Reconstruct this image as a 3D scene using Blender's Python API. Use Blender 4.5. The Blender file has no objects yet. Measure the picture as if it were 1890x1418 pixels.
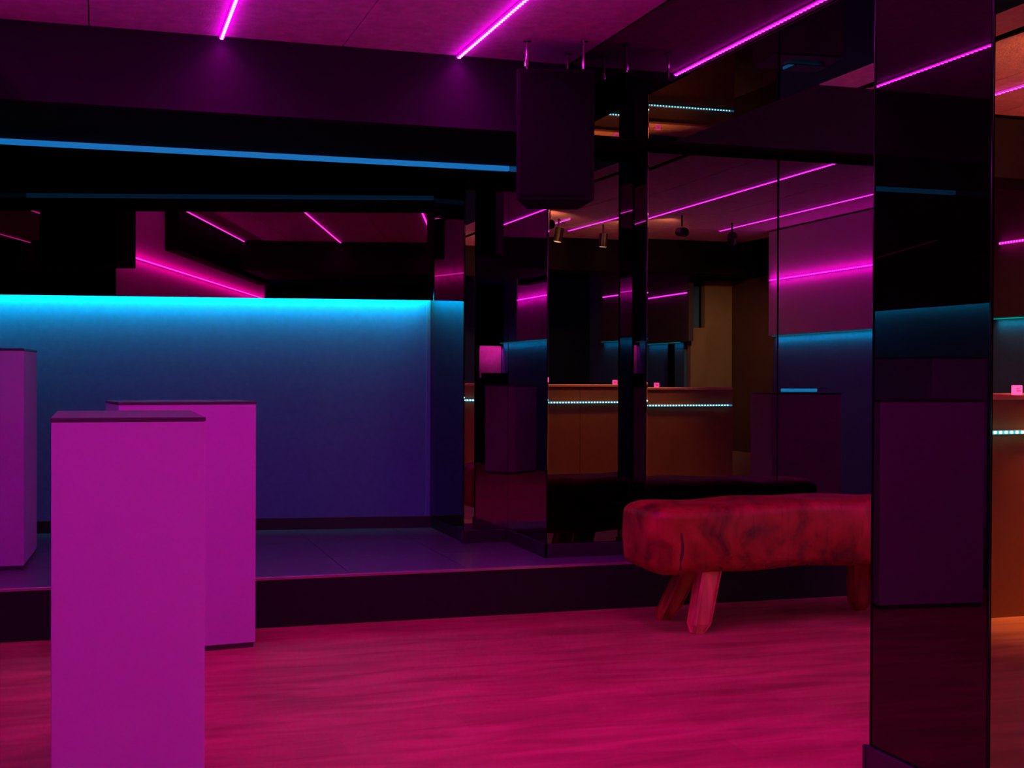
import bpy, bmesh, math, random
from mathutils import Vector, Matrix
random.seed(7)
R = math.radians
S = bpy.context.scene
C = S.collection

# ------------------------------------------------------------------ camera, world, exposure
CAMZ = 1.25
FPX = 2400.0
cam_d = bpy.data.cameras.new('camera')
cam_d.sensor_width = 36.0
cam_d.lens = FPX / 1890.0 * 36.0
cam_d.clip_start = 0.05
cam = bpy.data.objects.new('camera', cam_d)
C.objects.link(cam)
YAW, PITCH, ROLL = 17.72, -0.55, 0.25
cam.matrix_world = (Matrix.Translation((0, 0, CAMZ)) @ Matrix.Rotation(R(-YAW), 4, 'Z')
                    @ Matrix.Rotation(R(90 + PITCH), 4, 'X') @ Matrix.Rotation(R(ROLL), 4, 'Z'))
S.camera = cam
w = bpy.data.worlds.new('world'); S.world = w; w.use_nodes = True
w.node_tree.nodes['Background'].inputs[0].default_value = (0.001, 0.0, 0.002, 1)
w.node_tree.nodes['Background'].inputs[1].default_value = 0.2
S.view_settings.view_transform = 'Standard'
S.view_settings.look = 'None'
S.view_settings.exposure = 0.0
S.view_settings.gamma = 1.0
S.view_settings.use_curve_mapping = False
S.cycles.max_bounces = 10
S.cycles.glossy_bounces = 6
S.cycles.diffuse_bounces = 5
S.cycles.sample_clamp_indirect = 6.0
S.cycles.caustics_reflective = False
S.cycles.caustics_refractive = False

# levels
HC = 2.83        # ceiling
ZB = 2.47        # underside of beams
HS = 0.245       # stage
WPX = 60.0       # (watts per metre scale below)
MAG = (1.0, 0.0, 0.72)
CYAN = (0.0, 0.70, 1.0)
STRIP_W = 4.6   # W per metre of ceiling strip
WALL_W = 2.6     # W per metre of wall strip
CY_W = 3.0       # W per metre of cove strip

# ------------------------------------------------------------------ materials
def mat(name, col, rough=0.5, metal=0.0, spec=0.5, noise=None, bump=None, coat=0.0, ior=1.5):
    m = bpy.data.materials.new(name); m.use_nodes = True
    nt = m.node_tree; b = nt.nodes['Principled BSDF']
    b.inputs['Base Color'].default_value = (*col, 1)
    b.inputs['Roughness'].default_value = rough
    b.inputs['Metallic'].default_value = metal
    b.inputs['Specular IOR Level'].default_value = spec
    b.inputs['IOR'].default_value = ior
    b.inputs['Coat Weight'].default_value = coat
    tc = nt.nodes.new('ShaderNodeTexCoord')
    if noise:                      # (scale, amount, stretch vector)
        mp = nt.nodes.new('ShaderNodeMapping'); mp.inputs['Scale'].default_value = noise[2]
        n = nt.nodes.new('ShaderNodeTexNoise'); n.inputs['Scale'].default_value = noise[0]
        n.inputs['Detail'].default_value = 6
        nt.links.new(tc.outputs['Object'], mp.inputs[0]); nt.links.new(mp.outputs[0], n.inputs['Vector'])
        r = nt.nodes.new('ShaderNodeValToRGB')
        lo = tuple(c * (1 - noise[1]) for c in col); hi = tuple(min(1, c * (1 + noise[1])) for c in col)
        r.color_ramp.elements[0].position = 0.33; r.color_ramp.elements[1].position = 0.67
        r.color_ramp.elements[0].color = (*lo, 1); r.color_ramp.elements[1].color = (*hi, 1)
        nt.links.new(n.outputs['Fac'], r.inputs[0]); nt.links.new(r.outputs[0], b.inputs['Base Color'])
    if bump:                       # (scale, strength)
        n2 = nt.nodes.new('ShaderNodeTexNoise'); n2.inputs['Scale'].default_value = bump[0]
        n2.inputs['Detail'].default_value = 4
        bp = nt.nodes.new('ShaderNodeBump'); bp.inputs['Strength'].default_value = bump[1]
        bp.inputs['Distance'].default_value = 0.01
        nt.links.new(tc.outputs['Object'], n2.inputs['Vector'])
        nt.links.new(n2.outputs['Fac'], bp.inputs['Height']); nt.links.new(bp.outputs[0], b.inputs['Normal'])
    return m

def emis(name, col, strength, sample=True):
    m = bpy.data.materials.new(name); m.use_nodes = True
    b = m.node_tree.nodes['Principled BSDF']
    b.inputs['Base Color'].default_value = (0.02, 0.02, 0.02, 1)
    b.inputs['Emission Color'].default_value = (*col, 1)
    b.inputs['Emission Strength'].default_value = strength
    if not sample: m.cycles.emission_sampling = 'NONE'
    return m

def black_glass(name, ior, tint=(1, 1, 1)):
    m = mat(name, (0.001, 0.001, 0.001), rough=0.0, spec=0.5, ior=ior)
    m.node_tree.nodes['Principled BSDF'].inputs['Specular Tint'].default_value = (*tint, 1)
    return m

def black_mirror(name, col=(0.08, 0.075, 0.08)):
    m = mat(name, col, rough=0.0, metal=1.0, spec=0.5)
    return m

def wood_floor():
    m = mat('vinyl_wood_floor', (0.5, 0.3, 0.12), rough=0.5, spec=0.3)
    nt = m.node_tree; b = nt.nodes['Principled BSDF']
    tc = nt.nodes.new('ShaderNodeTexCoord')
    mp = nt.nodes.new('ShaderNodeMapping'); mp.inputs['Scale'].default_value = (1.2, 5.5, 1)
    nt.links.new(tc.outputs['Object'], mp.inputs[0])
    n1 = nt.nodes.new('ShaderNodeTexNoise'); n1.inputs['Scale'].default_value = 1.6; n1.inputs['Detail'].default_value = 8
    n1.inputs['Distortion'].default_value = 0.8; n1.inputs['Roughness'].default_value = 0.5
    nt.links.new(mp.outputs[0], n1.inputs['Vector'])
    br = nt.nodes.new('ShaderNodeTexBrick')
    br.inputs['Scale'].default_value = 1.0; br.inputs['Brick Width'].default_value = 1.25
    br.inputs['Row Height'].default_value = 0.19; br.inputs['Mortar Size'].default_value = 0.0008
    br.inputs['Color1'].default_value = (0.8, 0.8, 0.8, 1); br.inputs['Color2'].default_value = (1.0, 1.0, 1.0, 1)
    br.inputs['Mortar'].default_value = (0.75, 0.75, 0.75, 1); br.offset = 0.37
    nt.links.new(tc.outputs['Object'], br.inputs['Vector'])
    r = nt.nodes.new('ShaderNodeValToRGB')
    r.color_ramp.elements[0].position = 0.3; r.color_ramp.elements[1].position = 0.72
    r.color_ramp.elements[0].color = (0.24, 0.13, 0.05, 1); r.color_ramp.elements[1].color = (0.50, 0.29, 0.13, 1)
    nt.links.new(n1.outputs['Fac'], r.inputs[0])
    mx = nt.nodes.new('ShaderNodeMix'); mx.data_type = 'RGBA'; mx.blend_type = 'MULTIPLY'; mx.inputs[0].default_value = 1.0
    nt.links.new(r.outputs[0], mx.inputs[6]); nt.links.new(br.outputs['Color'], mx.inputs[7])
    nt.links.new(mx.outputs[2], b.inputs['Base Color'])
    return m

def leather_mat():
    m = mat('worn_brown_leather', (0.3, 0.1, 0.05), rough=0.5, spec=0.4)
    nt = m.node_tree; b = nt.nodes['Principled BSDF']
    tc = nt.nodes.new('ShaderNodeTexCoord')
    n1 = nt.nodes.new('ShaderNodeTexNoise'); n1.inputs['Scale'].default_value = 5.0; n1.inputs['Detail'].default_value = 5
    n1.inputs['Roughness'].default_value = 0.6; n1.inputs['Distortion'].default_value = 0.5
    nt.links.new(tc.outputs['Object'], n1.inputs['Vector'])
    r = nt.nodes.new('ShaderNodeValToRGB')
    e = r.color_ramp.elements
    e[0].position = 0.34; e[0].color = (0.06, 0.012, 0.006, 1)
    e[1].position = 0.7; e[1].color = (0.40, 0.06, 0.035, 1)
    k = e.new(0.48); k.color = (0.24, 0.03, 0.01, 1)
    nt.links.new(n1.outputs['Fac'], r.inputs[0])
    # fine vertical scuffs
    mp = nt.nodes.new('ShaderNodeMapping'); mp.inputs['Scale'].default_value = (45, 45, 3)
    nt.links.new(tc.outputs['Object'], mp.inputs[0])
    n2 = nt.nodes.new('ShaderNodeTexNoise'); n2.inputs['Scale'].default_value = 1.0; n2.inputs['Detail'].default_value = 2
    nt.links.new(mp.outputs[0], n2.inputs['Vector'])
    r2 = nt.nodes.new('ShaderNodeValToRGB')
    r2.color_ramp.elements[0].position = 0.3; r2.color_ramp.elements[0].color = (0.5, 0.5, 0.5, 1)
    r2.color_ramp.elements[1].position = 0.42; r2.color_ramp.elements[1].color = (1, 1, 1, 1)
    nt.links.new(n2.outputs['Fac'], r2.inputs[0])
    mx = nt.nodes.new('ShaderNodeMix'); mx.data_type = 'RGBA'; mx.blend_type = 'MULTIPLY'; mx.inputs[0].default_value = 0.5
    nt.links.new(r.outputs[0], mx.inputs[6]); nt.links.new(r2.outputs[0], mx.inputs[7])
    nt.links.new(mx.outputs[2], b.inputs['Base Color'])
    bp = nt.nodes.new('ShaderNodeBump'); bp.inputs['Strength'].default_value = 0.35; bp.inputs['Distance'].default_value = 0.01
    nt.links.new(n1.outputs['Fac'], bp.inputs['Height']); nt.links.new(bp.outputs[0], b.inputs['Normal'])
    return m

M = {}
M['floor'] = wood_floor()
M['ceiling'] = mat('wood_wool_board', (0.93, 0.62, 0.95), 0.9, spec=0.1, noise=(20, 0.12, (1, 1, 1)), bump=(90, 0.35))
M['void'] = mat('matt_black_void', (0.006, 0.006, 0.006), 0.95, spec=0.05)
M['fascia'] = mat('dark_painted_board', (0.022, 0.018, 0.026), 0.8, spec=0.1)
M['wallpaint'] = mat('pale_painted_wall', (0.62, 0.58, 0.6), 0.85, spec=0.15, bump=(180, 0.1))
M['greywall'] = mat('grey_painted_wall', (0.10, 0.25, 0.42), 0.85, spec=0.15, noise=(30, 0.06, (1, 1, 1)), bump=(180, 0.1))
M['beige'] = mat('beige_painted_wall', (0.5, 0.36, 0.2), 0.8, spec=0.15, noise=(6, 0.08, (1, 1, 1)))
M['brownwall'] = mat('brown_wall', (0.16, 0.08, 0.05), 0.8)
M['dimpanel'] = mat('dark_panel', (0.12, 0.09, 0.11), 0.6)
M['mirror'] = black_mirror('black_mirror_glass', (0.09, 0.072, 0.08))
M['trim'] = mat('turquoise_tinted_corner_trim', (0.12, 0.5, 0.6), 0.6)  # pale bead with the turquoise wash put into its colour
M['alcove'] = black_mirror('black_mirror_glass_alcove', (0.24, 0.19, 0.22))
M['returnglass'] = black_glass('black_glass_return', 1.55)
M['stagemirror'] = black_mirror('black_mirror_glass_stage', (0.10, 0.055, 0.05))
M['sidemirror'] = black_glass('black_mirror_glass_pillar_side', 1.5, (1, 0.85, 0.75))
M['frontmirror'] = black_mirror('black_mirror_glass_pillar_front', (0.30, 0.20, 0.15))
M['soffit'] = black_mirror('black_gloss_soffit', (0.10, 0.085, 0.09))
M['edge'] = mat('polished_glass_edge', (0.02, 0.018, 0.02), 0.12, metal=0.9)
M['tile'] = mat('dark_stage_tile', (0.1, 0.12, 0.16), 0.28, spec=0.5, noise=(70, 0.2, (1, 1, 1)))
M['riser'] = mat('black_riser_board', (0.009, 0.009, 0.012), 0.6, spec=0.25)
M['nosing'] = mat('dark_metal_nosing', (0.4, 0.32, 0.36), 0.35, metal=0.7)
M['base'] = mat('black_skirting', (0.02, 0.02, 0.025), 0.4, spec=0.5)
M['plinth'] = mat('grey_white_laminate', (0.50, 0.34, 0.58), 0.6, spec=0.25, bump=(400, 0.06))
M['plinthtop'] = mat('dark_plinth_top', (0.055, 0.045, 0.06), 0.45, spec=0.4)
M['leather'] = leather_mat()
M['seam'] = mat('dark_leather_seam', (0.05, 0.012, 0.008), 0.6)
M['legwood'] = mat('pale_worn_wood', (0.6, 0.26, 0.12), 0.6, spec=0.25, noise=(5, 0.35, (4, 4, 0.7)))
M['darkwood'] = mat('brown_worn_wood', (0.4, 0.12, 0.04), 0.6, spec=0.25, noise=(5, 0.35, (4, 4, 0.7)))
M['speaker'] = mat('black_speaker_cabinet', (0.007, 0.006, 0.008), 0.75, spec=0.15, bump=(300, 0.2))
M['grille'] = mat('black_speaker_grille', (0.005, 0.0045, 0.006), 0.85, spec=0.1, noise=(300, 0.5, (1, 1, 1)))
M['chrome'] = mat('chrome_rod', (0.8, 0.8, 0.82), 0.12, metal=1.0)
M['channel'] = mat('white_led_channel', (0.75, 0.75, 0.75), 0.5)
M['darkmetal'] = mat('black_metal', (0.02, 0.02, 0.022), 0.35, metal=0.4)
M['bar'] = mat('bronze_counter_front', (0.24, 0.13, 0.04), 0.5, metal=0.0, noise=(10, 0.06, (1, 1, 1)))
M['bartop'] = mat('pale_wood_counter_top', (0.6, 0.36, 0.18), 0.4)
M['mag_tape'] = emis('magenta_led_glow', (1.0, 0.0, 0.9), 16.0)
M['mag_diode'] = emis('magenta_led_diode', (1.0, 0.06, 1.0), 20.0, False)
M['cy_diode'] = emis('ice_blue_led_diode', (0.30, 1.0, 1.0), 55.0, False)
M['cy_tape'] = emis('ice_blue_led_tape', (0.02, 0.6, 0.9), 5.0)
M['cove'] = emis('turquoise_cove_tape', (0.0, 0.9, 1.0), 2.0)
M['blue_line'] = emis('blue_led_profile', (0.006, 0.15, 0.46), 1.0)
M['bluebox'] = emis('blue_lit_box', (0.02, 0.45, 1.0), 4.5)
M['pinkbox'] = emis('pink_lit_card', (1.0, 0.06, 0.32), 11.0)
M['pinkbox2'] = emis('pink_lit_card_print', (0.9, 0.02, 0.15), 2.0)
M['warm_lens'] = emis('warm_spot_lens', (1.0, 0.6, 0.25), 10.0)

# ------------------------------------------------------------------ helpers
def tag(o, label=None, cat=None, group=None, kind=None):
    if label: o['label'] = label
    if cat: o['category'] = cat
    if group: o['group'] = group
    if kind: o['kind'] = kind
    return o

def empty(name, loc, rz=0.0, **k):
    o = bpy.data.objects.new(name, None); C.objects.link(o)
    o.empty_display_size = 0.1
    o.location = loc; o.rotation_euler = (0, 0, rz)
    return tag(o, **k)

def link(name, bm, m, parent=None, loc=(0, 0, 0), rz=0.0, smooth=False, bevel=0.0):
    me = bpy.data.meshes.new(name)
    bmesh.ops.recalc_face_normals(bm, faces=bm.faces)
    if smooth:
        for f in bm.faces: f.smooth = True
    bm.to_mesh(me); bm.free()
    if m: me.materials.append(m)
    o = bpy.data.objects.new(name, me); C.objects.link(o)
    o.location = loc; o.rotation_euler = (0, 0, rz)
    if parent: o.parent = parent
    if bevel:
        b = o.modifiers.new('bevel', 'BEVEL'); b.width = bevel; b.segments = 2; b.limit_method = 'ANGLE'
    return o

def add_box(bm, x0, x1, y0, y1, z0, z1):
    v = [bm.verts.new(p) for p in ((x0, y0, z0), (x1, y0, z0), (x1, y1, z0), (x0, y1, z0),
                                   (x0, y0, z1), (x1, y0, z1), (x1, y1, z1), (x0, y1, z1))]
    for f in ((0, 1, 2, 3), (4, 5, 6, 7), (0, 1, 5, 4), (1, 2, 6, 5), (2, 3, 7, 6), (3, 0, 4, 7)):
        bm.faces.new([v[i] for i in f])
    return v

def box(name, x0, x1, y0, y1, z0, z1, m, parent=None, bevel=0.0, **k):
    bm = bmesh.new(); add_box(bm, x0, x1, y0, y1, z0, z1)
    return tag(link(name, bm, m, parent, bevel=bevel), **k)

def add_prism(bm, poly, z0, z1):
    a = [bm.verts.new((x, y, z0)) for x, y in poly]; b = [bm.verts.new((x, y, z1)) for x, y in poly]
    n = len(poly)
    bm.faces.new(a); bm.faces.new(b)
    for i in range(n): bm.faces.new((a[i], a[(i + 1) % n], b[(i + 1) % n], b[i]))

def prism(name, poly, z0, z1, m, parent=None, bevel=0.0, **k):
    bm = bmesh.new(); add_prism(bm, poly, z0, z1)
    return tag(link(name, bm, m, parent, bevel=bevel), **k)

def slab(name, p0, p1, z0, z1, t, m, parent=None, tilt=0.0, bevel=0.0, off=0.0, **k):
    """upright panel whose FRONT face runs p0 -> p1; thickness t goes to the left of that direction"""
    d = (Vector(p1) - Vector(p0)).normalized(); n = Vector((-d.y, d.x))
    a = Vector(p0) + n * off; b = Vector(p1) + n * off
    bm = bmesh.new()
    s = math.tan(tilt) * (z1 - z0)
    bot = [a, b, b + n * t, a + n * t]; top = [q + n * s for q in bot]
    vb = [bm.verts.new((q.x, q.y, z0)) for q in bot]; vt = [bm.verts.new((q.x, q.y, z1)) for q in top]
    bm.faces.new(vb); bm.faces.new(vt)
    for i in range(4): bm.faces.new((vb[i], vb[(i + 1) % 4], vt[(i + 1) % 4], vt[i]))
    return tag(link(name, bm, m, parent, bevel=bevel), **k)

def cyl_bm(bm, p, q, r, n=14, r2=None):
    p = Vector(p); q = Vector(q); d = (q - p).normalized()
    u = d.orthogonal().normalized(); v = d.cross(u)
    A, B = [], []
    for i in range(n):
        a = 2 * math.pi * i / n
        A.append(bm.verts.new(p + (u * math.cos(a) + v * math.sin(a)) * r))
        B.append(bm.verts.new(q + (u * math.cos(a) + v * math.sin(a)) * (r2 or r)))
    bm.faces.new(A); bm.faces.new(B)
    for i in range(n): bm.faces.new((A[i], A[(i + 1) % n], B[(i + 1) % n], B[i]))

def rod(name, p, q, r, m, parent=None, n=14, r2=None, **k):
    bm = bmesh.new(); cyl_bm(bm, p, q, r, n, r2)
    return tag(link(name, bm, m, parent, smooth=False), **k)

def area(name, loc, aim, sx, sy, col, watts, parent, spread=math.pi, along=None):
    """rectangular area lamp; long side sx lies along the vector `along`"""
    l = bpy.data.lights.new(name, 'AREA'); l.shape = 'RECTANGLE'
    l.size = sx; l.size_y = sy; l.color = col; l.energy = watts; l.spread = spread
    o = bpy.data.objects.new(name, l); C.objects.link(o)
    z = -Vector(aim).normalized()
    x = Vector(along).normalized(); x = (x - z * x.dot(z)).normalized(); y = z.cross(x)
    mw = Matrix((x, y, z)).transposed().to_4x4(); mw.translation = Vector(loc)
    o.matrix_world = mw
    if parent:
        o.parent = parent; o.matrix_parent_inverse = parent.matrix_world.inverted() if False else Matrix.Translation(-Vector(parent.location))
    return o

# ------------------------------------------------------------------ plan
XL = -0.85                       # left wall
YB = -6.5                        # back of the room
XR_far, XR_near = 6.75, 7.25     # right wall (slightly skewed)
n8 = (math.sin(R(8.4)), math.cos(R(8.4)))
def backwall(X, off=0.0):        # rear wall of the stage recess
    return 8.12 + (2.06 - X) * math.tan(R(8.4)) - off
YS = 6.36                        # stage edge

# ------------------------------------------------------------------ floor
bm = bmesh.new(); add_box(bm, -1.2, 9.0, YB, 9.2, -0.1, 0.0)
floor = tag(link('floor', bm, M['floor']), kind='structure', label='worn wood-effect vinyl floor glowing magenta')

# ceiling : backing slab with boards hung under it, a thin joint between boards
ceiling = box('ceiling', -1.2, 9.0, YB, 9.2, HC + 0.03, HC + 0.13, M['void'], kind='structure', label='ceiling of wood wool boards lit magenta')
def boards(x0, x1, y0, y1):
    bm = bmesh.new(); g = 0.003
    add_box(bm, x0 + g, x1 - g, y0 + g, y1 - g, HC, HC + 0.03)
    return link('ceiling_board', bm, M['ceiling'], ceiling, bevel=0.0)
xs = [-0.6 + 1.16 * i for i in range(0, 9)]           # strip lines
xe = [-1.2, -0.6 ]
edges = [-1.15, -0.6, -0.035, 0.56, 1.14, 1.72, 2.31]
for a, b in zip(edges[:-1], edges[1:]):
    for y0, y1 in ((4.3, 6.3), (2.3, 4.3), (0.3, 2.3)):
        boards(a, b, y0, y1)
edges = [2.91, 3.46, 4.015, 4.62, 5.2, 5.78, 6.36, 7.2]
for a, b in zip(edges[:-1], edges[1:]):
    for y0, y1 in ((4.3, 6.3), (2.3, 4.3), (0.3, 2.3), (-0.74, 0.3)):
        boards(a + (0.05 if a == 4.015 else 0), b, y0, y1)
edges = [-1.15, 0.56, 1.72, 2.91, 4.07, 5.2, 6.36, 7.5]
for a, b in zip(edges[:-1], edges[1:]):
    for y0, y1 in ((-3.4, -1.4), (-5.4, -3.4)):
        boards(a, b, y0, y1)

# ------------------------------------------------------------------ beams
beam_cross = box('trim_1', -1.2, 7.5, 6.3, 7.3, ZB, HC + 0.03, M['fascia'], kind='structure', label='deep dark beam hanging across the front of the stage')
box('soffit_panel', -1.2, 7.5, 6.305, 7.295, ZB - 0.008, ZB - 0.001, M['void'], beam_cross)
beam_right = box('trim_2', 2.32, 2.90, -1.0, 6.298, ZB + 0.01, HC + 0.03, M['void'], kind='structure', label='black glass clad beam running from the front pillar to the stage')
def beam_side(name, y0, y1):
    box(name, 2.312, 2.319, y0 + .001, y1 - .001, ZB + 0.002, HC + 0.02, M['soffit'], beam_right, bevel=0.0)
for y0, y1 in ((-1.0, 1.3), (1.3, 3.8), (3.8, 6.298)): beam_side('glass_panel', y0, y1)
for y0, y1 in ((-1.0, 1.3), (1.3, 2.96), (3.53, 6.298)):
    box('glass_panel', 2.312, 2.908, y0 + .001, y1 - .001, ZB, ZB + 0.008, M['soffit'], beam_right)
for y0, y1 in ((-1.0, 1.3), (1.3, 3.8), (3.8, 6.298)):
    box('glass_panel', 2.901, 2.908, y0 + .001, y1 - .001, ZB + 0.01, HC + 0.02, M['soffit'], beam_right)
# second cross beam behind the camera, slightly skewed like the building
def ybeam(X): return 0.3 - (X - 0.5) * 0.13
beam_back = prism('trim_3', [(-1.2, ybeam(-1.2)), (2.3, ybeam(2.3)), (2.3, ybeam(2.3) - 1.6), (-1.2, ybeam(-1.2) - 1.6)], ZB, HC + 0.03, M['fascia'], kind='structure', label='dark beam across the middle of the room')
beam_bar = prism('trim_4', [(2.92, -0.75), (7.5, -0.95), (7.5, -1.35), (2.92, -1.15)], ZB, HC + 0.03, M['fascia'], kind='structure', label='dark beam above the bar')

# ------------------------------------------------------------------ stage
stage = box('stage', -1.2, 7.5, YS + 0.012, 9.0, 0.0, HS - 0.012, M['riser'], kind='structure', label='low tiled stage platform with a black riser')
box('riser_board', -1.2, 7.5, YS, YS + 0.0115, 0.0, HS - 0.014, M['riser'], stage)
box('nosing', -1.2, 7.5, YS - 0.006, YS + 0.02, HS - 0.0135, HS + 0.0015, M['nosing'], stage, bevel=0.002)
def tile(x0, x1, y0, y1):
    bm = bmesh.new(); g = 0.0015
    add_box(bm, x0 + g, x1 - g, y0 + g, y1 - g, HS - 0.0119, HS)
    link('tile', bm, M['tile'], stage)
x = -1.2
while x < 7.0:
    for y0 in (YS + 0.022, YS + 0.622, YS + 1.222, YS + 1.822):
        y1 = min(y0 + 0.6, 9.0)
        tile(x, x + 0.6, y0, y1)
    x += 0.6

# stage rear wall : painted lower wall, black glass above standing 7 cm proud
ZE = 1.70
xw0, xw1 = XL - 0.3, 2.13
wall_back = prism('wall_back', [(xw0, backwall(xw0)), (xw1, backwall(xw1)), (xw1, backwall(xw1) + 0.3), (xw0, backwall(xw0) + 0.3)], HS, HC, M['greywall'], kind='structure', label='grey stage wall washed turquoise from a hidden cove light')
pb0 = (XL - 0.25, backwall(XL - 0.25, 0.095)); pb1 = (2.038, backwall(2.038, 0.095))
def lerp(a, b, t): return (a[0] + (b[0] - a[0]) * t, a[1] + (b[1] - a[1]) * t)
slab('glass_panel', pb0, pb1, ZE, HC - 0.01, 0.008, M['stagemirror'], wall_back)
slab('batten', pb0, pb1, ZE + 0.085, HC - 0.02, 0.07, M['void'], wall_back, off=0.0085)
slab('baseboard_back', (xw0, backwall(xw0, 0.015)), (2.06, backwall(2.06, 0.015)), HS, HS + 0.075, 0.014, M['base'], kind='structure', bevel=0.002)

# right return of the stage recess (faces left)
xr0 = 2.06
wall_return = box('wall_return', xr0 + 0.003, xr0 + 0.06, 7.37, backwall(2.13) + 0.1, HS, HC, M['void'], kind='structure', label='short black glass return at the right of the stage recess')
box('glass_panel', xr0 - 0.018, xr0 - 0.010, 7.32, backwall(2.05, 0.02), HS + 0.076, HC - 0.01, M['returnglass'], wall_return)
box('corner_trim', xr0 - 0.045, xr0 - 0.0185, backwall(2.03, 0.012), backwall(2.03, 0.004), HS + 0.076, ZE + 0.04, M['trim'], wall_return)
box('baseboard_return', xr0 - 0.012, xr0 + 0.0025, 7.30, backwall(2.05, 0.02), HS, HS + 0.075, M['base'], kind='structure', bevel=0.002)

# left wall : glass above and painted wall below in the stage zone, pale panel with a strip in the room
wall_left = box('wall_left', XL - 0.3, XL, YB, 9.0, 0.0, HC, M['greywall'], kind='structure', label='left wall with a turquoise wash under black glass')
for y0, y1 in ((5.2, 6.9), (6.9, 8.45)):
    box('glass_panel', XL + 0.06, XL + 0.068, y0 + .001, y1 - .001, ZE, HC - 0.01, M['stagemirror'], wall_left)
box('batten', XL + 0.001, XL + 0.059, 5.2, 8.4, ZE + 0.085, HC - 0.02, M['void'], wall_left)
for y0, y1 in ((2.6, 5.198), (0.4, 2.6), (-2.1, 0.4)):
    box('wall_panel', XL + 0.001, XL + 0.068, y0 + .002, y1 - .002, ZE, HC - 0.01, M['wallpaint'], wall_left)

box('duct', XL + 0.07, XL + 0.21, -1.6, 3.55, 2.42, HC - 0.002, M['void'], wall_left)

# stepped mirror wall at the right of the stage
YF1, YF2, YF3 = 7.32, 6.62, 6.45
X1, X2 = 2.315, 2.82
TL = R(0.24)
zb = HS + 0.075
steps = empty('mirror_wall', (2.4, 6.9, HS), kind='structure', label='stepped wall clad in black mirror glass')
steps.matrix_world = Matrix.Translation((2.4, 6.9, HS))
def part_world(o, parent):
    o.parent = parent; o.matrix_parent_inverse = Matrix.Translation(-Vector(parent.location)); return o
def gp(p0, p1, z0, z1, tilt, m='mirror', name='glass_panel'):
    o = slab(name, p0, p1, z0, z1, 0.008, M[m], tilt=tilt); part_world(o, steps); return o
part_world(box('core', xr0 + 0.065, X2, YF1 + 0.03, YF1 + 0.25, HS, HC, M['void']), steps)
part_world(box('core', X1 + 0.03, X2 + 0.02, YF2 + 0.04, YF1 + 0.02, HS, ZB - 0.01, M['void']), steps)
part_world(box('core', X2 + 0.03, 7.3, YF3 + 0.035, YF3 + 0.15, HS, ZB - 0.01, M['void']), steps)
gp((xr0 - 0.018, YF1), (X1 - 0.001, YF1), zb, ZB - 0.01, TL * 0.5, 'alcove')
gp((X1, YF1), (X1, YF2 + 0.001), zb, ZB - 0.01, 0, 'alcove')            # faces left
gp((X1, YF2), (X2 - 0.001, YF2 + 0.011), zb, ZB - 0.01, TL * 0.5)
gp((X2, YF2), (X2, YF3 + 0.001), zb, ZB - 0.01, 0, 'alcove')
for a, b in ((X2, 3.615), (3.617, 4.8), (4.802, 6.0), (6.002, 7.0)):
    gp((a, YF3), (b, YF3), zb, ZB - 0.01, TL)
for nm, p0, p1 in (('a', (xr0 - 0.03, YF1 - 0.012), (X1 - 0.012, YF1 - 0.012)), ('b', (X1 - 0.012, YF1 - 0.012), (X1 - 0.012, YF2 - 0.012)),
                   ('c', (X1 - 0.012, YF2 - 0.012), (X2 - 0.012, YF2 - 0.012)), ('d', (X2 - 0.012, YF2 - 0.012), (X2 - 0.012, YF3 - 0.012)),
                   ('e', (X2 - 0.012, YF3 - 0.012), (7.0, YF3 - 0.012))):
    part_world(slab('baseboard', p0, p1, HS, zb - 0.001, 0.014, M['base'], bevel=0.002), steps)
# polished arrises of the glass
def arris(x, y, z0, z1):
    part_world(rod('glass_edge', (x, y, z0), (x, y, z1), 0.0035, M['edge'], n=10), steps)
arris(X1 - 0.001, YF2 - 0.001, zb, ZB - 0.01); arris(X2 - 0.001, YF3 - 0.001, zb, ZB - 0.01)
arris(3.616, YF3 + 0.0015, zb, ZB - 0.01)

# right wall, skewed
pr_far, pr_near = (6.95, YF3), (6.95, 0.42)
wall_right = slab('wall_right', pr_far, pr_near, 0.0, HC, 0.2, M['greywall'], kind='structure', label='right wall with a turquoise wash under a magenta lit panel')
ZER = 1.70
slab('wall_panel', lerp(pr_far, pr_near, 0.03), lerp(pr_far, pr_near, 0.52), ZER, HC - 0.02, 0.06, M['wallpaint'], wall_right, off=-0.065)
slab('wall_panel', lerp(pr_far, pr_near, 0.522), lerp(pr_far, pr_near, 0.999), ZER, HC - 0.02, 0.06, M['wallpaint'], wall_right, off=-0.065)

# the far end of the room, behind the camera
wall_front = box('wall_front', -1.2, 9.0, YB - 0.2, YB, 0, HC, M['greywall'], kind='structure', label='far wall behind the bar')
# dividing wall behind the left of the room with a low pale panel
wall_mid = box('wall_middle', -0.84, 1.4, -3.2, -3.0, 0, HC - 0.31, M['void'], kind='structure', label='dark wall at the far end of the dance floor with a small lit panel')
box('lit_panel', -0.838, -0.52, -2.999, -2.985, 1.2, 1.66, M['wallpaint'], wall_mid)
box('ledge', -0.838, -0.50, -2.984, -2.90, 1.66, 2.5, M['void'], wall_mid)
box('parapet', -0.838, -0.48, -2.75, -2.70, 0, 1.27, M['void'], wall_mid)

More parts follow.
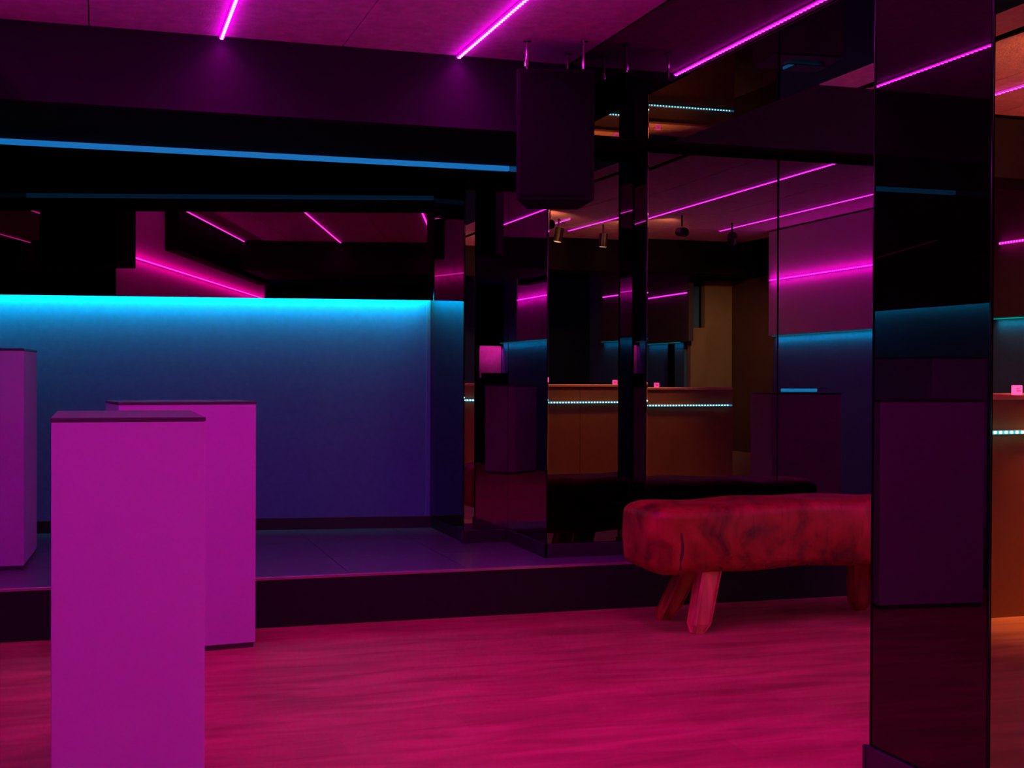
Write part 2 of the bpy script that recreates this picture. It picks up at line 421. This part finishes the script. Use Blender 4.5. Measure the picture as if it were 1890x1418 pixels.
# beige entrance corner beyond the opening in the right wall
entrance = empty('wall_entrance', (7.3, -1.7, 0), kind='structure', label='beige entrance walls beside the bar')
entrance.matrix_world = Matrix.Translation(entrance.location)
def pe(o): return part_world(o, entrance)
pe(box('wall_leaf', 6.98, 7.185, -1.80, -1.70, 0, 1.87, M['beige']))
pe(box('wall_leaf', 7.20, 7.60, -1.86, -1.76, 0, 2.46, M['beige']))
pe(box('wall_leaf', 7.57, 7.67, -1.75, -0.6, 0, 2.46, M['brownwall']))
pe(box('skirting', 7.552, 7.569, -1.75, -0.6, 0, 0.34, M['beige']))
pe(box('core', 6.9, 8.2, -2.2, -2.1, 0, HC, M['void']))  # added black backdrop, keeps the gap above the low leaf dark
pe(box('wall_side', 7.2, 7.67, 0.30, 0.42, 0, HC, M['void']))
wall_right_rear = empty('wall_right_2', (6.95, -2.2, 0), kind='structure', label='right wall beyond the entrance opening')
wall_right_rear.matrix_world = Matrix.Translation(wall_right_rear.location)
part_world(box('core', 6.95, 7.15, -3.4, -1.82, 0, HC, M['greywall']), wall_right_rear)
part_world(box('wall_panel', 6.885, 6.949, -2.9, -1.56, ZE, HC - 0.02, M['dimpanel']), wall_right_rear)

# ------------------------------------------------------------------ front pillar
PX0, PX1, PY0, PY1 = 2.31, 2.90, 2.965, 3.525
pillar = empty('pillar', (0.5 * (PX0 + PX1), 0.5 * (PY0 + PY1), 0), label='square pillar clad in black mirror glass at the right foreground', cat='pillar')
pillar.matrix_world = Matrix.Translation(pillar.location)
def pp(o): return part_world(o, pillar)
pp(box('core', PX0 + .009, PX1 - .009, PY0 + .009, PY1 - .009, 0, ZB - 0.001, M['void']))
zt = ZB - 0.001
pp(slab('glass_panel', (PX0, PY1), (PX0, PY0), 0.085, zt, 0.008, M['sidemirror']))
pp(slab('glass_panel', (PX0, PY0), (PX1, PY0), 0.085, zt, 0.008, M['frontmirror'], tilt=0))
pp(slab('glass_panel', (PX1, PY0), (PX1, PY1), 0.085, zt, 0.008, M['sidemirror']))
pp(slab('glass_panel', (PX1, PY1), (PX0, PY1), 0.085, zt, 0.008, M['sidemirror']))
for x, y in ((PX0, PY0), (PX0, PY1), (PX1, PY0), (PX1, PY1)):
    pp(rod('glass_edge', (x, y, 0.085), (x, y, zt), 0.0035, M['edge'], n=10))
for p0, p1 in (((PX0, PY1), (PX0, PY0)), ((PX0, PY0), (PX1, PY0)), ((PX1, PY0), (PX1, PY1)), ((PX1, PY1), (PX0, PY1))):
    d = (Vector(p1) - Vector(p0)).normalized() * 0.02
    pp(slab('baseboard', Vector(p0) - d, Vector(p1) + d, 0, 0.083, 0.015, M['base'], off=-0.0155, bevel=0.002))

# ------------------------------------------------------------------ LED strips
def led_strip(X, y0, y1, z, label, watts=STRIP_W, diodes=True, group=None, lamp=True):
    L = y1 - y0
    t = empty('led_strip', (X, y0, z), label=label, cat='light', group=group)
    bm = bmesh.new(); add_box(bm, -0.011, 0.011, 0, L, -0.010, 0.0)
    link('channel', bm, M['channel'], t)
    bm = bmesh.new(); add_box(bm, -0.0112, 0.0112, 0.002, L - 0.002, -0.0145, -0.0102)
    link('diffuser', bm, M['mag_tape'], t)
    if diodes:
        bm = bmesh.new(); n = int(L / 0.0333)
        for i in range(n):
            yy = 0.02 + i * 0.0333
            add_box(bm, -0.007, 0.007, yy, yy + 0.012, -0.0185, -0.0146)
        tag(link('diodes', bm, M['mag_diode'], t), kind='stuff')
    if lamp:
        area('lamp', (X, y0 + L / 2, z - 0.02), (0, 0, -1), L - 0.02, 0.012, MAG, watts * L, t, spread=R(132), along=(0, 1, 0))
    return t
zc = HC - 0.0005
G = 'magenta ceiling light strips'
led_strip(-0.6, 0.35, 6.27, zc, 'magenta ceiling light strip nearest the left wall', watts=0.8, group=G)
led_strip(0.56, 0.35, 6.28, zc, 'magenta ceiling light strip at upper left, above the second plinth', group=G)
led_strip(1.72, 0.15, 6.28, zc, 'long magenta ceiling light strip ending near the hanging speaker', group=G)
led_strip(5.2, 0.0, 4.6, zc, 'magenta ceiling light strip in the right bay seen in the mirrors', group=G)
led_strip(6.36, 0.3, 3.6, zc, 'magenta ceiling light strip close to the right wall', group=G)
led_strip(0.56, -5.2, -1.5, zc, 'magenta ceiling light strip beyond the middle beam on the left', group=G, diodes=False)
led_strip(4.04, -5.2, -1.5, zc, 'magenta ceiling light strip beyond the beam over the bar', group=G, diodes=False, watts=6)
led_strip(4.80, -0.5, 1.0, zc, 'short magenta ceiling light strip over the bar, reflected in the pillar front', group=G, watts=2)
rail = empty('ceiling_rail', (4.042, 0.1, HC), label='unlit black rail in the ceiling of the right bay', cat='rail')
bm = bmesh.new(); add_box(bm, -0.022, 0.022, 0, 6.15, -0.006, 0.028); link('channel', bm, M['void'], rail)
bm = bmesh.new(); add_box(bm, -0.006, 0.006, 0.01, 6.14, -0.010, -0.0062); link('slot', bm, M['darkmetal'], rail)

def wall_strip(name, p0, p1, z, nrm, label, watts, tapemat, dmat, col, spread=R(180), aim=None, dn=0.0333):
    """strip fixed on a wall, running p0->p1, standing off along nrm"""
    p0 = Vector((*p0, z)); p1 = Vector((*p1, z)); d = (p1 - p0); L = d.length; d.normalize(); n = Vector((*nrm, 0)).normalized()
    up = Vector((0, 0, 1))
    t = empty(name, p0, label=label, cat='light')
    def bx(bm, a0, a1, b0, b1, c0, c1):
        vs = []
        for c in (c0, c1):
            for (a, b) in ((a0, b0), (a1, b0), (a1, b1), (a0, b1)):
                vs.append(bm.verts.new(d * a + n * b + up * c))
        for f in ((0, 1, 2, 3), (4, 5, 6, 7), (0, 1, 5, 4), (1, 2, 6, 5), (2, 3, 7, 6), (3, 0, 4, 7)):
            bm.faces.new([vs[i] for i in f])
    bm = bmesh.new(); bx(bm, 0, L, 0.0005, 0.010, -0.011, 0.011); link('channel', bm, M['channel'], t)
    bm = bmesh.new(); bx(bm, 0.002, L - 0.002, 0.0105, 0.0135, -0.008, 0.008); link('diffuser', bm, tapemat, t)
    bm = bmesh.new()
    for i in range(int((L - 0.02) / dn)):
        bx(bm, 0.01 + i * dn, 0.022 + i * dn, 0.0137, 0.017, -0.006, 0.006)
    tag(link('diodes', bm, dmat, t), kind='stuff')
    if watts:
        for sg in (-1, 1):
            area('lamp', (p0 + p1) / 2 + n * 0.03 + up * 0.008 * sg, up * sg - n * 0.35, L - 0.02, 0.012, col, watts * L * 0.5, t, spread=R(150), along=d)
    return t
zs = 2.25
wall_strip('wall_led_strip', (XL + 0.069, 5.19), (XL + 0.069, -2.05), zs, (1, 0), 'magenta light strip along the pale left wall panel', WALL_W * 3.0, M['mag_tape'], M['mag_diode'], MAG)
q0, q1 = lerp(pr_far, pr_near, 0.04), lerp(pr_far, pr_near, 0.995)
dr = (Vector(pr_near) - Vector(pr_far)).normalized(); nr = (dr.y, -dr.x)
nr = Vector(nr) if nr[0] < 0 else -Vector(nr)
q0 = Vector(q0) + nr * 0.066; q1 = Vector(q1) + nr * 0.066
wall_strip('wall_led_strip', q0, q1, 2.29, nr, 'magenta light strip along the pale right wall panel', WALL_W * 3.5, M['mag_tape'], M['mag_diode'], MAG)
wall_strip('wall_led_strip', (6.884, -2.8), (6.884, -1.58), 2.29, (-1, 0), 'short magenta light strip on the right wall beyond the entrance', 1.0, M['mag_tape'], M['mag_diode'], MAG)

area('added_panel_lamp', (-0.68, -2.93, 1.655), (0, -0.6, -1), 0.28, 0.012, (1.0, 0.02, 0.5), 9.0, wall_mid, spread=R(120), along=(1, 0, 0))  # added lamp without a fixture, tucked under the ledge to light the pale panel
# turquoise cove strips hidden above the lower walls
def cove(p0, p1, z, nrm, label, watts, tilt=0.9, a=0.045):
    p0 = Vector((*p0, z)); p1 = Vector((*p1, z)); d = p1 - p0; L = d.length; d.normalize(); n = Vector((*nrm, 0)).normalized()
    t = empty('cove_light', p0, label=label, cat='light')
    bm = bmesh.new()
    vs = []
    for c in (0.0, 0.006):
        for (u, b) in ((0, a - 0.01), (L, a - 0.01), (L, a + 0.01), (0, a + 0.01)):
            vs.append(bm.verts.new(d * u + n * b + Vector((0, 0, c))))
    for f in ((0, 1, 2, 3), (4, 5, 6, 7), (0, 1, 5, 4), (1, 2, 6, 5), (2, 3, 7, 6), (3, 0, 4, 7)):
        bm.faces.new([vs[i] for i in f])
    link('tape', bm, M['cove'], t)
    area('lamp', (p0 + p1) / 2 + n * a + Vector((0, 0, -0.004)), Vector((0, 0, -1)) - n * tilt, L - 0.01, 0.012, CYAN, watts * L, t, spread=R(112), along=d)
nb = (-n8[0], -n8[1])
cove((XL + 0.02, backwall(XL + 0.02)), (2.02, backwall(2.02)), ZE + 0.06, nb, 'turquoise cove light hidden behind the black glass of the stage wall', CY_W * 1.35, a=0.06)
cove((XL + 0.001, 8.40), (XL + 0.001, 5.25), ZE + 0.05, (1, 0), 'turquoise cove light hidden behind the left wall glass', CY_W * 0.35)
cove((XL + 0.001, -0.6), (XL + 0.001, -2.9), ZE - 0.012, (1, 0), 'turquoise cove light low on the left wall behind the camera', CY_W * 0.8)
cove(Vector(pr_far) + (Vector(pr_near) - Vector(pr_far)) * 0.1, Vector(pr_far) + (Vector(pr_near) - Vector(pr_far)) * 0.99, ZER - 0.012, nr, 'turquoise cove light under the right wall panel', CY_W * 1.1)
cove((6.949, -1.85), (6.949, -2.9), ZE - 0.012, (-1, 0), 'turquoise cove light on the right wall beyond the entrance', CY_W * 0.3)
# blue profile on the rear edge of the stage beam
bp = empty('blue_light_line', (-1.15, 7.301, ZB), label='thin blue light line above the stage mirror', cat='light')
bm = bmesh.new(); add_box(bm, 0, 2.31 + 1.15, 0, 0.03, -0.012, 0.012); link('channel', bm, M['darkmetal'], bp)
bm = bmesh.new(); add_box(bm, 0.004, 2.31 + 1.15, -0.004, 0.03, -0.0385, -0.0125); link('diffuser', bm, M['blue_line'], bp)

# ------------------------------------------------------------------ plinths
def plinth(x, y, w, d, h, z, rz, label, group='tall display plinths'):
    t = empty('plinth', (x, y, z), rz, label=label, cat='plinth', group=None)
    bm = bmesh.new(); add_box(bm, 0.008, w - 0.008, 0.008, d - 0.008, 0, 0.022); link('plinth_base', bm, M['plinthtop'], t)
    bm = bmesh.new(); add_box(bm, 0, w, 0, d, 0.022, h - 0.012); link('body', bm, M['plinth'], t, bevel=0.004)
    bm = bmesh.new(); add_box(bm, -0.0015, w + 0.0015, -0.0015, d + 0.0015, h - 0.0119, h); link('top_plate', bm, M['plinthtop'], t, bevel=0.0015)
    return t
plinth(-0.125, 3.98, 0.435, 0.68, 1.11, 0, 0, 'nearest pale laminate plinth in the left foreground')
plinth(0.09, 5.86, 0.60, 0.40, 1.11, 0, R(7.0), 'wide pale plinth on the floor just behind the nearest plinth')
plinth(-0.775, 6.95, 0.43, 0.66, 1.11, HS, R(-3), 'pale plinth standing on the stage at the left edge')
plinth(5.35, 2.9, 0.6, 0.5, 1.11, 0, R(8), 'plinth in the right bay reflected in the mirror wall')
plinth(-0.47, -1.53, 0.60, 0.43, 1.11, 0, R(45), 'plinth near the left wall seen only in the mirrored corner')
bb = empty('light_box', (5.70, 3.10, 1.11), R(0), label='small blue lit box lying on the reflected plinth', cat='light')
bm = bmesh.new(); add_box(bm, -0.15, 0.15, -0.05, 0.05, 0.001, 0.006); link('base', bm, M['darkmetal'], bb)
bm = bmesh.new(); add_box(bm, -0.148, 0.148, -0.048, 0.048, 0.0062, 0.034); link('diffuser', bm, M['bluebox'], bb, bevel=0.003)
bm = bmesh.new(); add_box(bm, -0.15, 0.15, -0.05, 0.20, 0.0345, 0.039); link('glow_shield', bm, M['darkmetal'], bb)  # added overhang that keeps the blue glow out of the soffit

# ------------------------------------------------------------------ gym bench
def rounded_block(hx, hy, hz, r, n=22):
    bm = bmesh.new()
    bmesh.ops.create_cube(bm, size=2.0)
    bmesh.ops.subdivide_edges(bm, edges=bm.edges[:], cuts=n, use_grid_fill=True)
    rnd = random.Random(3)
    ph = [rnd.uniform(0, 6.28) for _ in range(8)]
    for v in bm.verts:
        p = v.co.copy()
        p = Vector((p.x * hx, p.y * hy, p.z * hz))
        rx, ry, rz_ = r
        c = Vector((max(-hx + rx, min(hx - rx, p.x)), max(-hy + ry, min(hy - ry, p.y)), max(-hz + rz_, min(hz - rz_, p.z))))
        q = Vector(((p.x - c.x) / rx, (p.y - c.y) / ry, (p.z - c.z) / rz_))
        if q.length > 1e-6:
            m_ = max(abs(q.x), abs(q.y), abs(q.z)); q = q.normalized() * m_
        p = c + Vector((q.x * rx, q.y * ry, q.z * rz_))
        s = p.z / hz
        p.y *= 1.0 + 0.02 * (1 - s * s) - (0.05 if s < 0 else 0.0) * (-s)
        p.x *= 1.0 + 0.012 * (1 - s * s)
        p.z += 0.006 * math.sin(p.x * 5 + ph[0]) + 0.004 * math.sin(p.x * 13 + p.y * 9 + ph[1])
        p.y += 0.004 * math.sin(p.x * 9 + p.z * 14 + ph[2])
        v.co = p
    return bm
BX0, BX1, BYc = 2.49, 4.16, 5.80
bench = empty('gym_bench', ((BX0 + BX1) / 2, BYc, 0), R(0.0), label='low worn red-brown leather gym bench on splayed wooden legs', cat='bench')
hx = (BX1 - BX0) / 2
bm = rounded_block(hx, 0.215, 0.165, (0.12, 0.075, 0.05))
link('leather_body', bm, M['leather'], bench, loc=(0, 0, 0.455), smooth=True)
# corner seams, one at every corner of the body
for sx, sy in ((-1, -1), (1, -1), (-1, 1), (1, 1)):
    bm = bmesh.new()
    pts = []
    for i in range(9):
        s = -0.85 + i * 0.135
        pts.append(Vector((sx * (hx - 0.14 + 0.004 * math.sin(i)), sy * (0.213 * (1.0 + 0.02 * (1 - s * s)) - 0.004 - (0.009 if s < -0.5 else 0)), 0.455 + s * 0.165)))
    for a, b in zip(pts[:-1], pts[1:]): cyl_bm(bm, a, b, 0.0075, 6)
    link('seam', bm, M['seam'], bench)
# a row of upholstery nails along the lower edge
for sy in (-1, 1):
    for i in range(9):
        xx = -hx + 0.35 + i * 0.12
        rod('nail', (xx, sy * 0.200, 0.315), (xx, sy * 0.2095, 0.315), 0.006, M['seam'], bench, n=8)
def leg(x, y, dx, dy, m):
    # tapered square leg with chamfered foot
    bm = bmesh.new()
    rings = []
    for z, hw, c in ((0.31, 0.052, 0.012), (0.16, 0.05, 0.012), (0.045, 0.048, 0.012), (0.0, 0.030, 0.010)):
        f = 1 - z / 0.31
        cx, cy = x + dx * f, y + dy * f
        ring = []
        for (a, b) in ((-1, -1), (1, -1), (1, 1), (-1, 1)):
            for k in ((1, 0), (0, 1)) if a * b > 0 else ((0, 1), (1, 0)):
                ring.append(bm.verts.new((cx + a * (hw - c * k[0]), cy + b * (hw - c * k[1]), z)))
        rings.append(ring)
    for r0, r1 in zip(rings[:-1], rings[1:]):
        for i in range(8): bm.faces.new((r0[i], r0[(i + 1) % 8], r1[(i + 1) % 8], r1[i]))
    bm.faces.new(rings[0]); bm.faces.new(rings[-1])
    link('leg', bm, m, bench)
leg(-hx + 0.33, -0.115, -0.075, -0.03, M['legwood'])
leg(-hx + 0.36, 0.12, -0.12, 0.10, M['darkwood'])
leg(hx - 0.33, -0.115, 0.06, -0.03, M['darkwood'])
leg(hx - 0.36, 0.12, 0.03, 0.04, M['darkwood'])

# ------------------------------------------------------------------ hanging loudspeakers
def speaker(x, y, rz, label):
    t = empty('hanging_speaker', (x, y, 2.06), rz, label=label, cat='speaker')
    w_, d_, h_ = 0.37, 0.36, 0.62
    bm = bmesh.new(); add_prism(bm, [(-w_ / 2, 0), (w_ / 2, 0), (w_ * 0.36, d_), (-w_ * 0.36, d_)], 0, h_)
    link('cabinet', bm, M['speaker'], t, bevel=0.008)
    bm = bmesh.new(); add_box(bm, -w_ / 2 + 0.018, w_ / 2 - 0.018, -0.008, -0.0005, 0.02, h_ - 0.02); link('grille', bm, M['grille'], t, bevel=0.003)
    for px, py in ((-0.135, 0.05), (0.135, 0.05), (0.07, 0.30)):
        rod('suspension_rod', (px, py, h_ + 0.001), (px, py, HC - 2.06 - 0.012), 0.0065, M['chrome'], t, n=12)
        rod('ceiling_bracket', (px, py, HC - 2.06 - 0.0115), (px, py, HC - 2.06 - 0.001), 0.02, M['chrome'], t, n=16)
        rod('turnbuckle', (px, py, h_ + 0.02), (px, py, h_ + 0.022 + 0.03), 0.011, M['chrome'], t, n=8)
    return t
speaker(2.06, 5.79, R(-17.7), 'black loudspeaker hung on chrome rods under the ceiling beside the beam')
speaker(-0.62, 5.85, R(0), 'black loudspeaker hung at the left, seen only in the stage mirror')

# ------------------------------------------------------------------ bar counter (seen in the mirrors)
bx0, bx1, by = 3.9, 6.49, 0.36
bar = empty('bar_counter', ((bx0 + bx1) / 2, by, 0), label='long bronze fronted bar counter with a light strip', cat='counter')
bar.matrix_world = Matrix.Translation(bar.location)
def pb(o): return part_world(o, bar)
pb(box('front_panel', bx0, (bx0 + bx1) / 2 - .002, by - 0.03, by, 0.0, 1.115, M['bar']))
pb(box('front_panel', (bx0 + bx1) / 2 + .002, bx1, by - 0.03, by, 0.0, 1.115, M['bar']))
pb(box('counter_top', bx0 - 0.004, bx1 + 0.004, by - 0.62, by + 0.006, 1.116, 1.14, M['bartop'], bevel=0.003))
pb(box('body', bx0 + 0.01, bx1 - 0.01, by - 0.58, by - 0.031, 0.0, 1.115, M['void']))
wall_strip('counter_led_strip', (bx0 + 0.01, by + 0.0005), (bx1 - 0.01, by + 0.0005), 0.95, (0, 1), 'ice-blue dotted light strip along the front of the bar counter', 0.25, M['cy_tape'], M['cy_diode'], (0.1, 0.9, 1.0), dn=0.0333)
def card(x, label):
    t = empty('lit_card', (x, by - 0.06, 1.14), label=label, cat='sign')
    bm = bmesh.new(); add_box(bm, -0.026, 0.026, -0.012, 0.012, 0.001, 0.05); link('body', bm, M['pinkbox'], t, bevel=0.003)
    bm = bmesh.new(); add_box(bm, -0.012, 0.015, 0.0122, 0.0135, 0.018, 0.023); add_box(bm, -0.015, 0.008, 0.0122, 0.0135, 0.03, 0.034)
    link('print', bm, M['pinkbox2'], t)
card(4.55, 'small pink lit card on the left end of the bar counter')
card(5.63, 'small pink lit card on the right half of the bar counter')

# spotlights over the bar, with added lamps that warm the ceiling
def spot(x, y, aim, label, watts, size=62, col=(1.0, 0.36, 0.10)):
    t = empty('spotlight', (x, y, HC), label=label, cat='spotlight')
    rod('stem', (0, 0, -0.001), (0, 0, -0.11), 0.009, M['darkmetal'], t)
    a = (Vector(aim) - Vector((x, y, HC - 0.16))).normalized()
    c = Vector((0, 0, -0.165))
    rod('housing', c - a * 0.07, c + a * 0.07, 0.045, M['darkmetal'], t, n=20)
    rod('lens', c + a * 0.0705, c + a * 0.073, 0.036, M['warm_lens'], t, n=20)
    l = bpy.data.lights.new('lamp', 'SPOT'); l.energy = watts; l.color = col; l.spot_size = R(size); l.spot_blend = 0.9; l.shadow_soft_size = 0.03
    o = bpy.data.objects.new('lamp', l); C.objects.link(o); o.parent = t
    o.matrix_local = Matrix.Translation(c + a * 0.085) @ (-a).to_track_quat('Z', 'Y').to_matrix().to_4x4()
spot(5.35, 0.60, (5.3, 0.42, 0.6), 'black spotlight above the right half of the bar counter', 1500)
spot(4.72, 0.90, (4.28, 0.80, 0.0), 'black spotlight above the left end of the bar counter', 120, 30)
spot(6.2, 0.9, (7.4, -1.75, 1.3), 'black spotlight aimed at the beige entrance wall', 420, 50, (1.0, 0.62, 0.30))
spot(4.3, 1.7, (4.75, 0.0, 2.83), 'left added lamp turned up to warm the ceiling over the bar', 260, 80)  # added uplight, kept out of the pillar reflection
spot(5.45, 1.3, (5.5, 0.2, 2.83), 'right added lamp turned up to warm the ceiling over the bar', 90, 70)  # second added uplight, brightens the ceiling near the bar beam
spot(5.6, -4.5, (4.6, -2.2, 2.6), 'added lamp washing the ceiling end behind the bar', 80)  # added unseen lamp for warm light on the rear ceiling
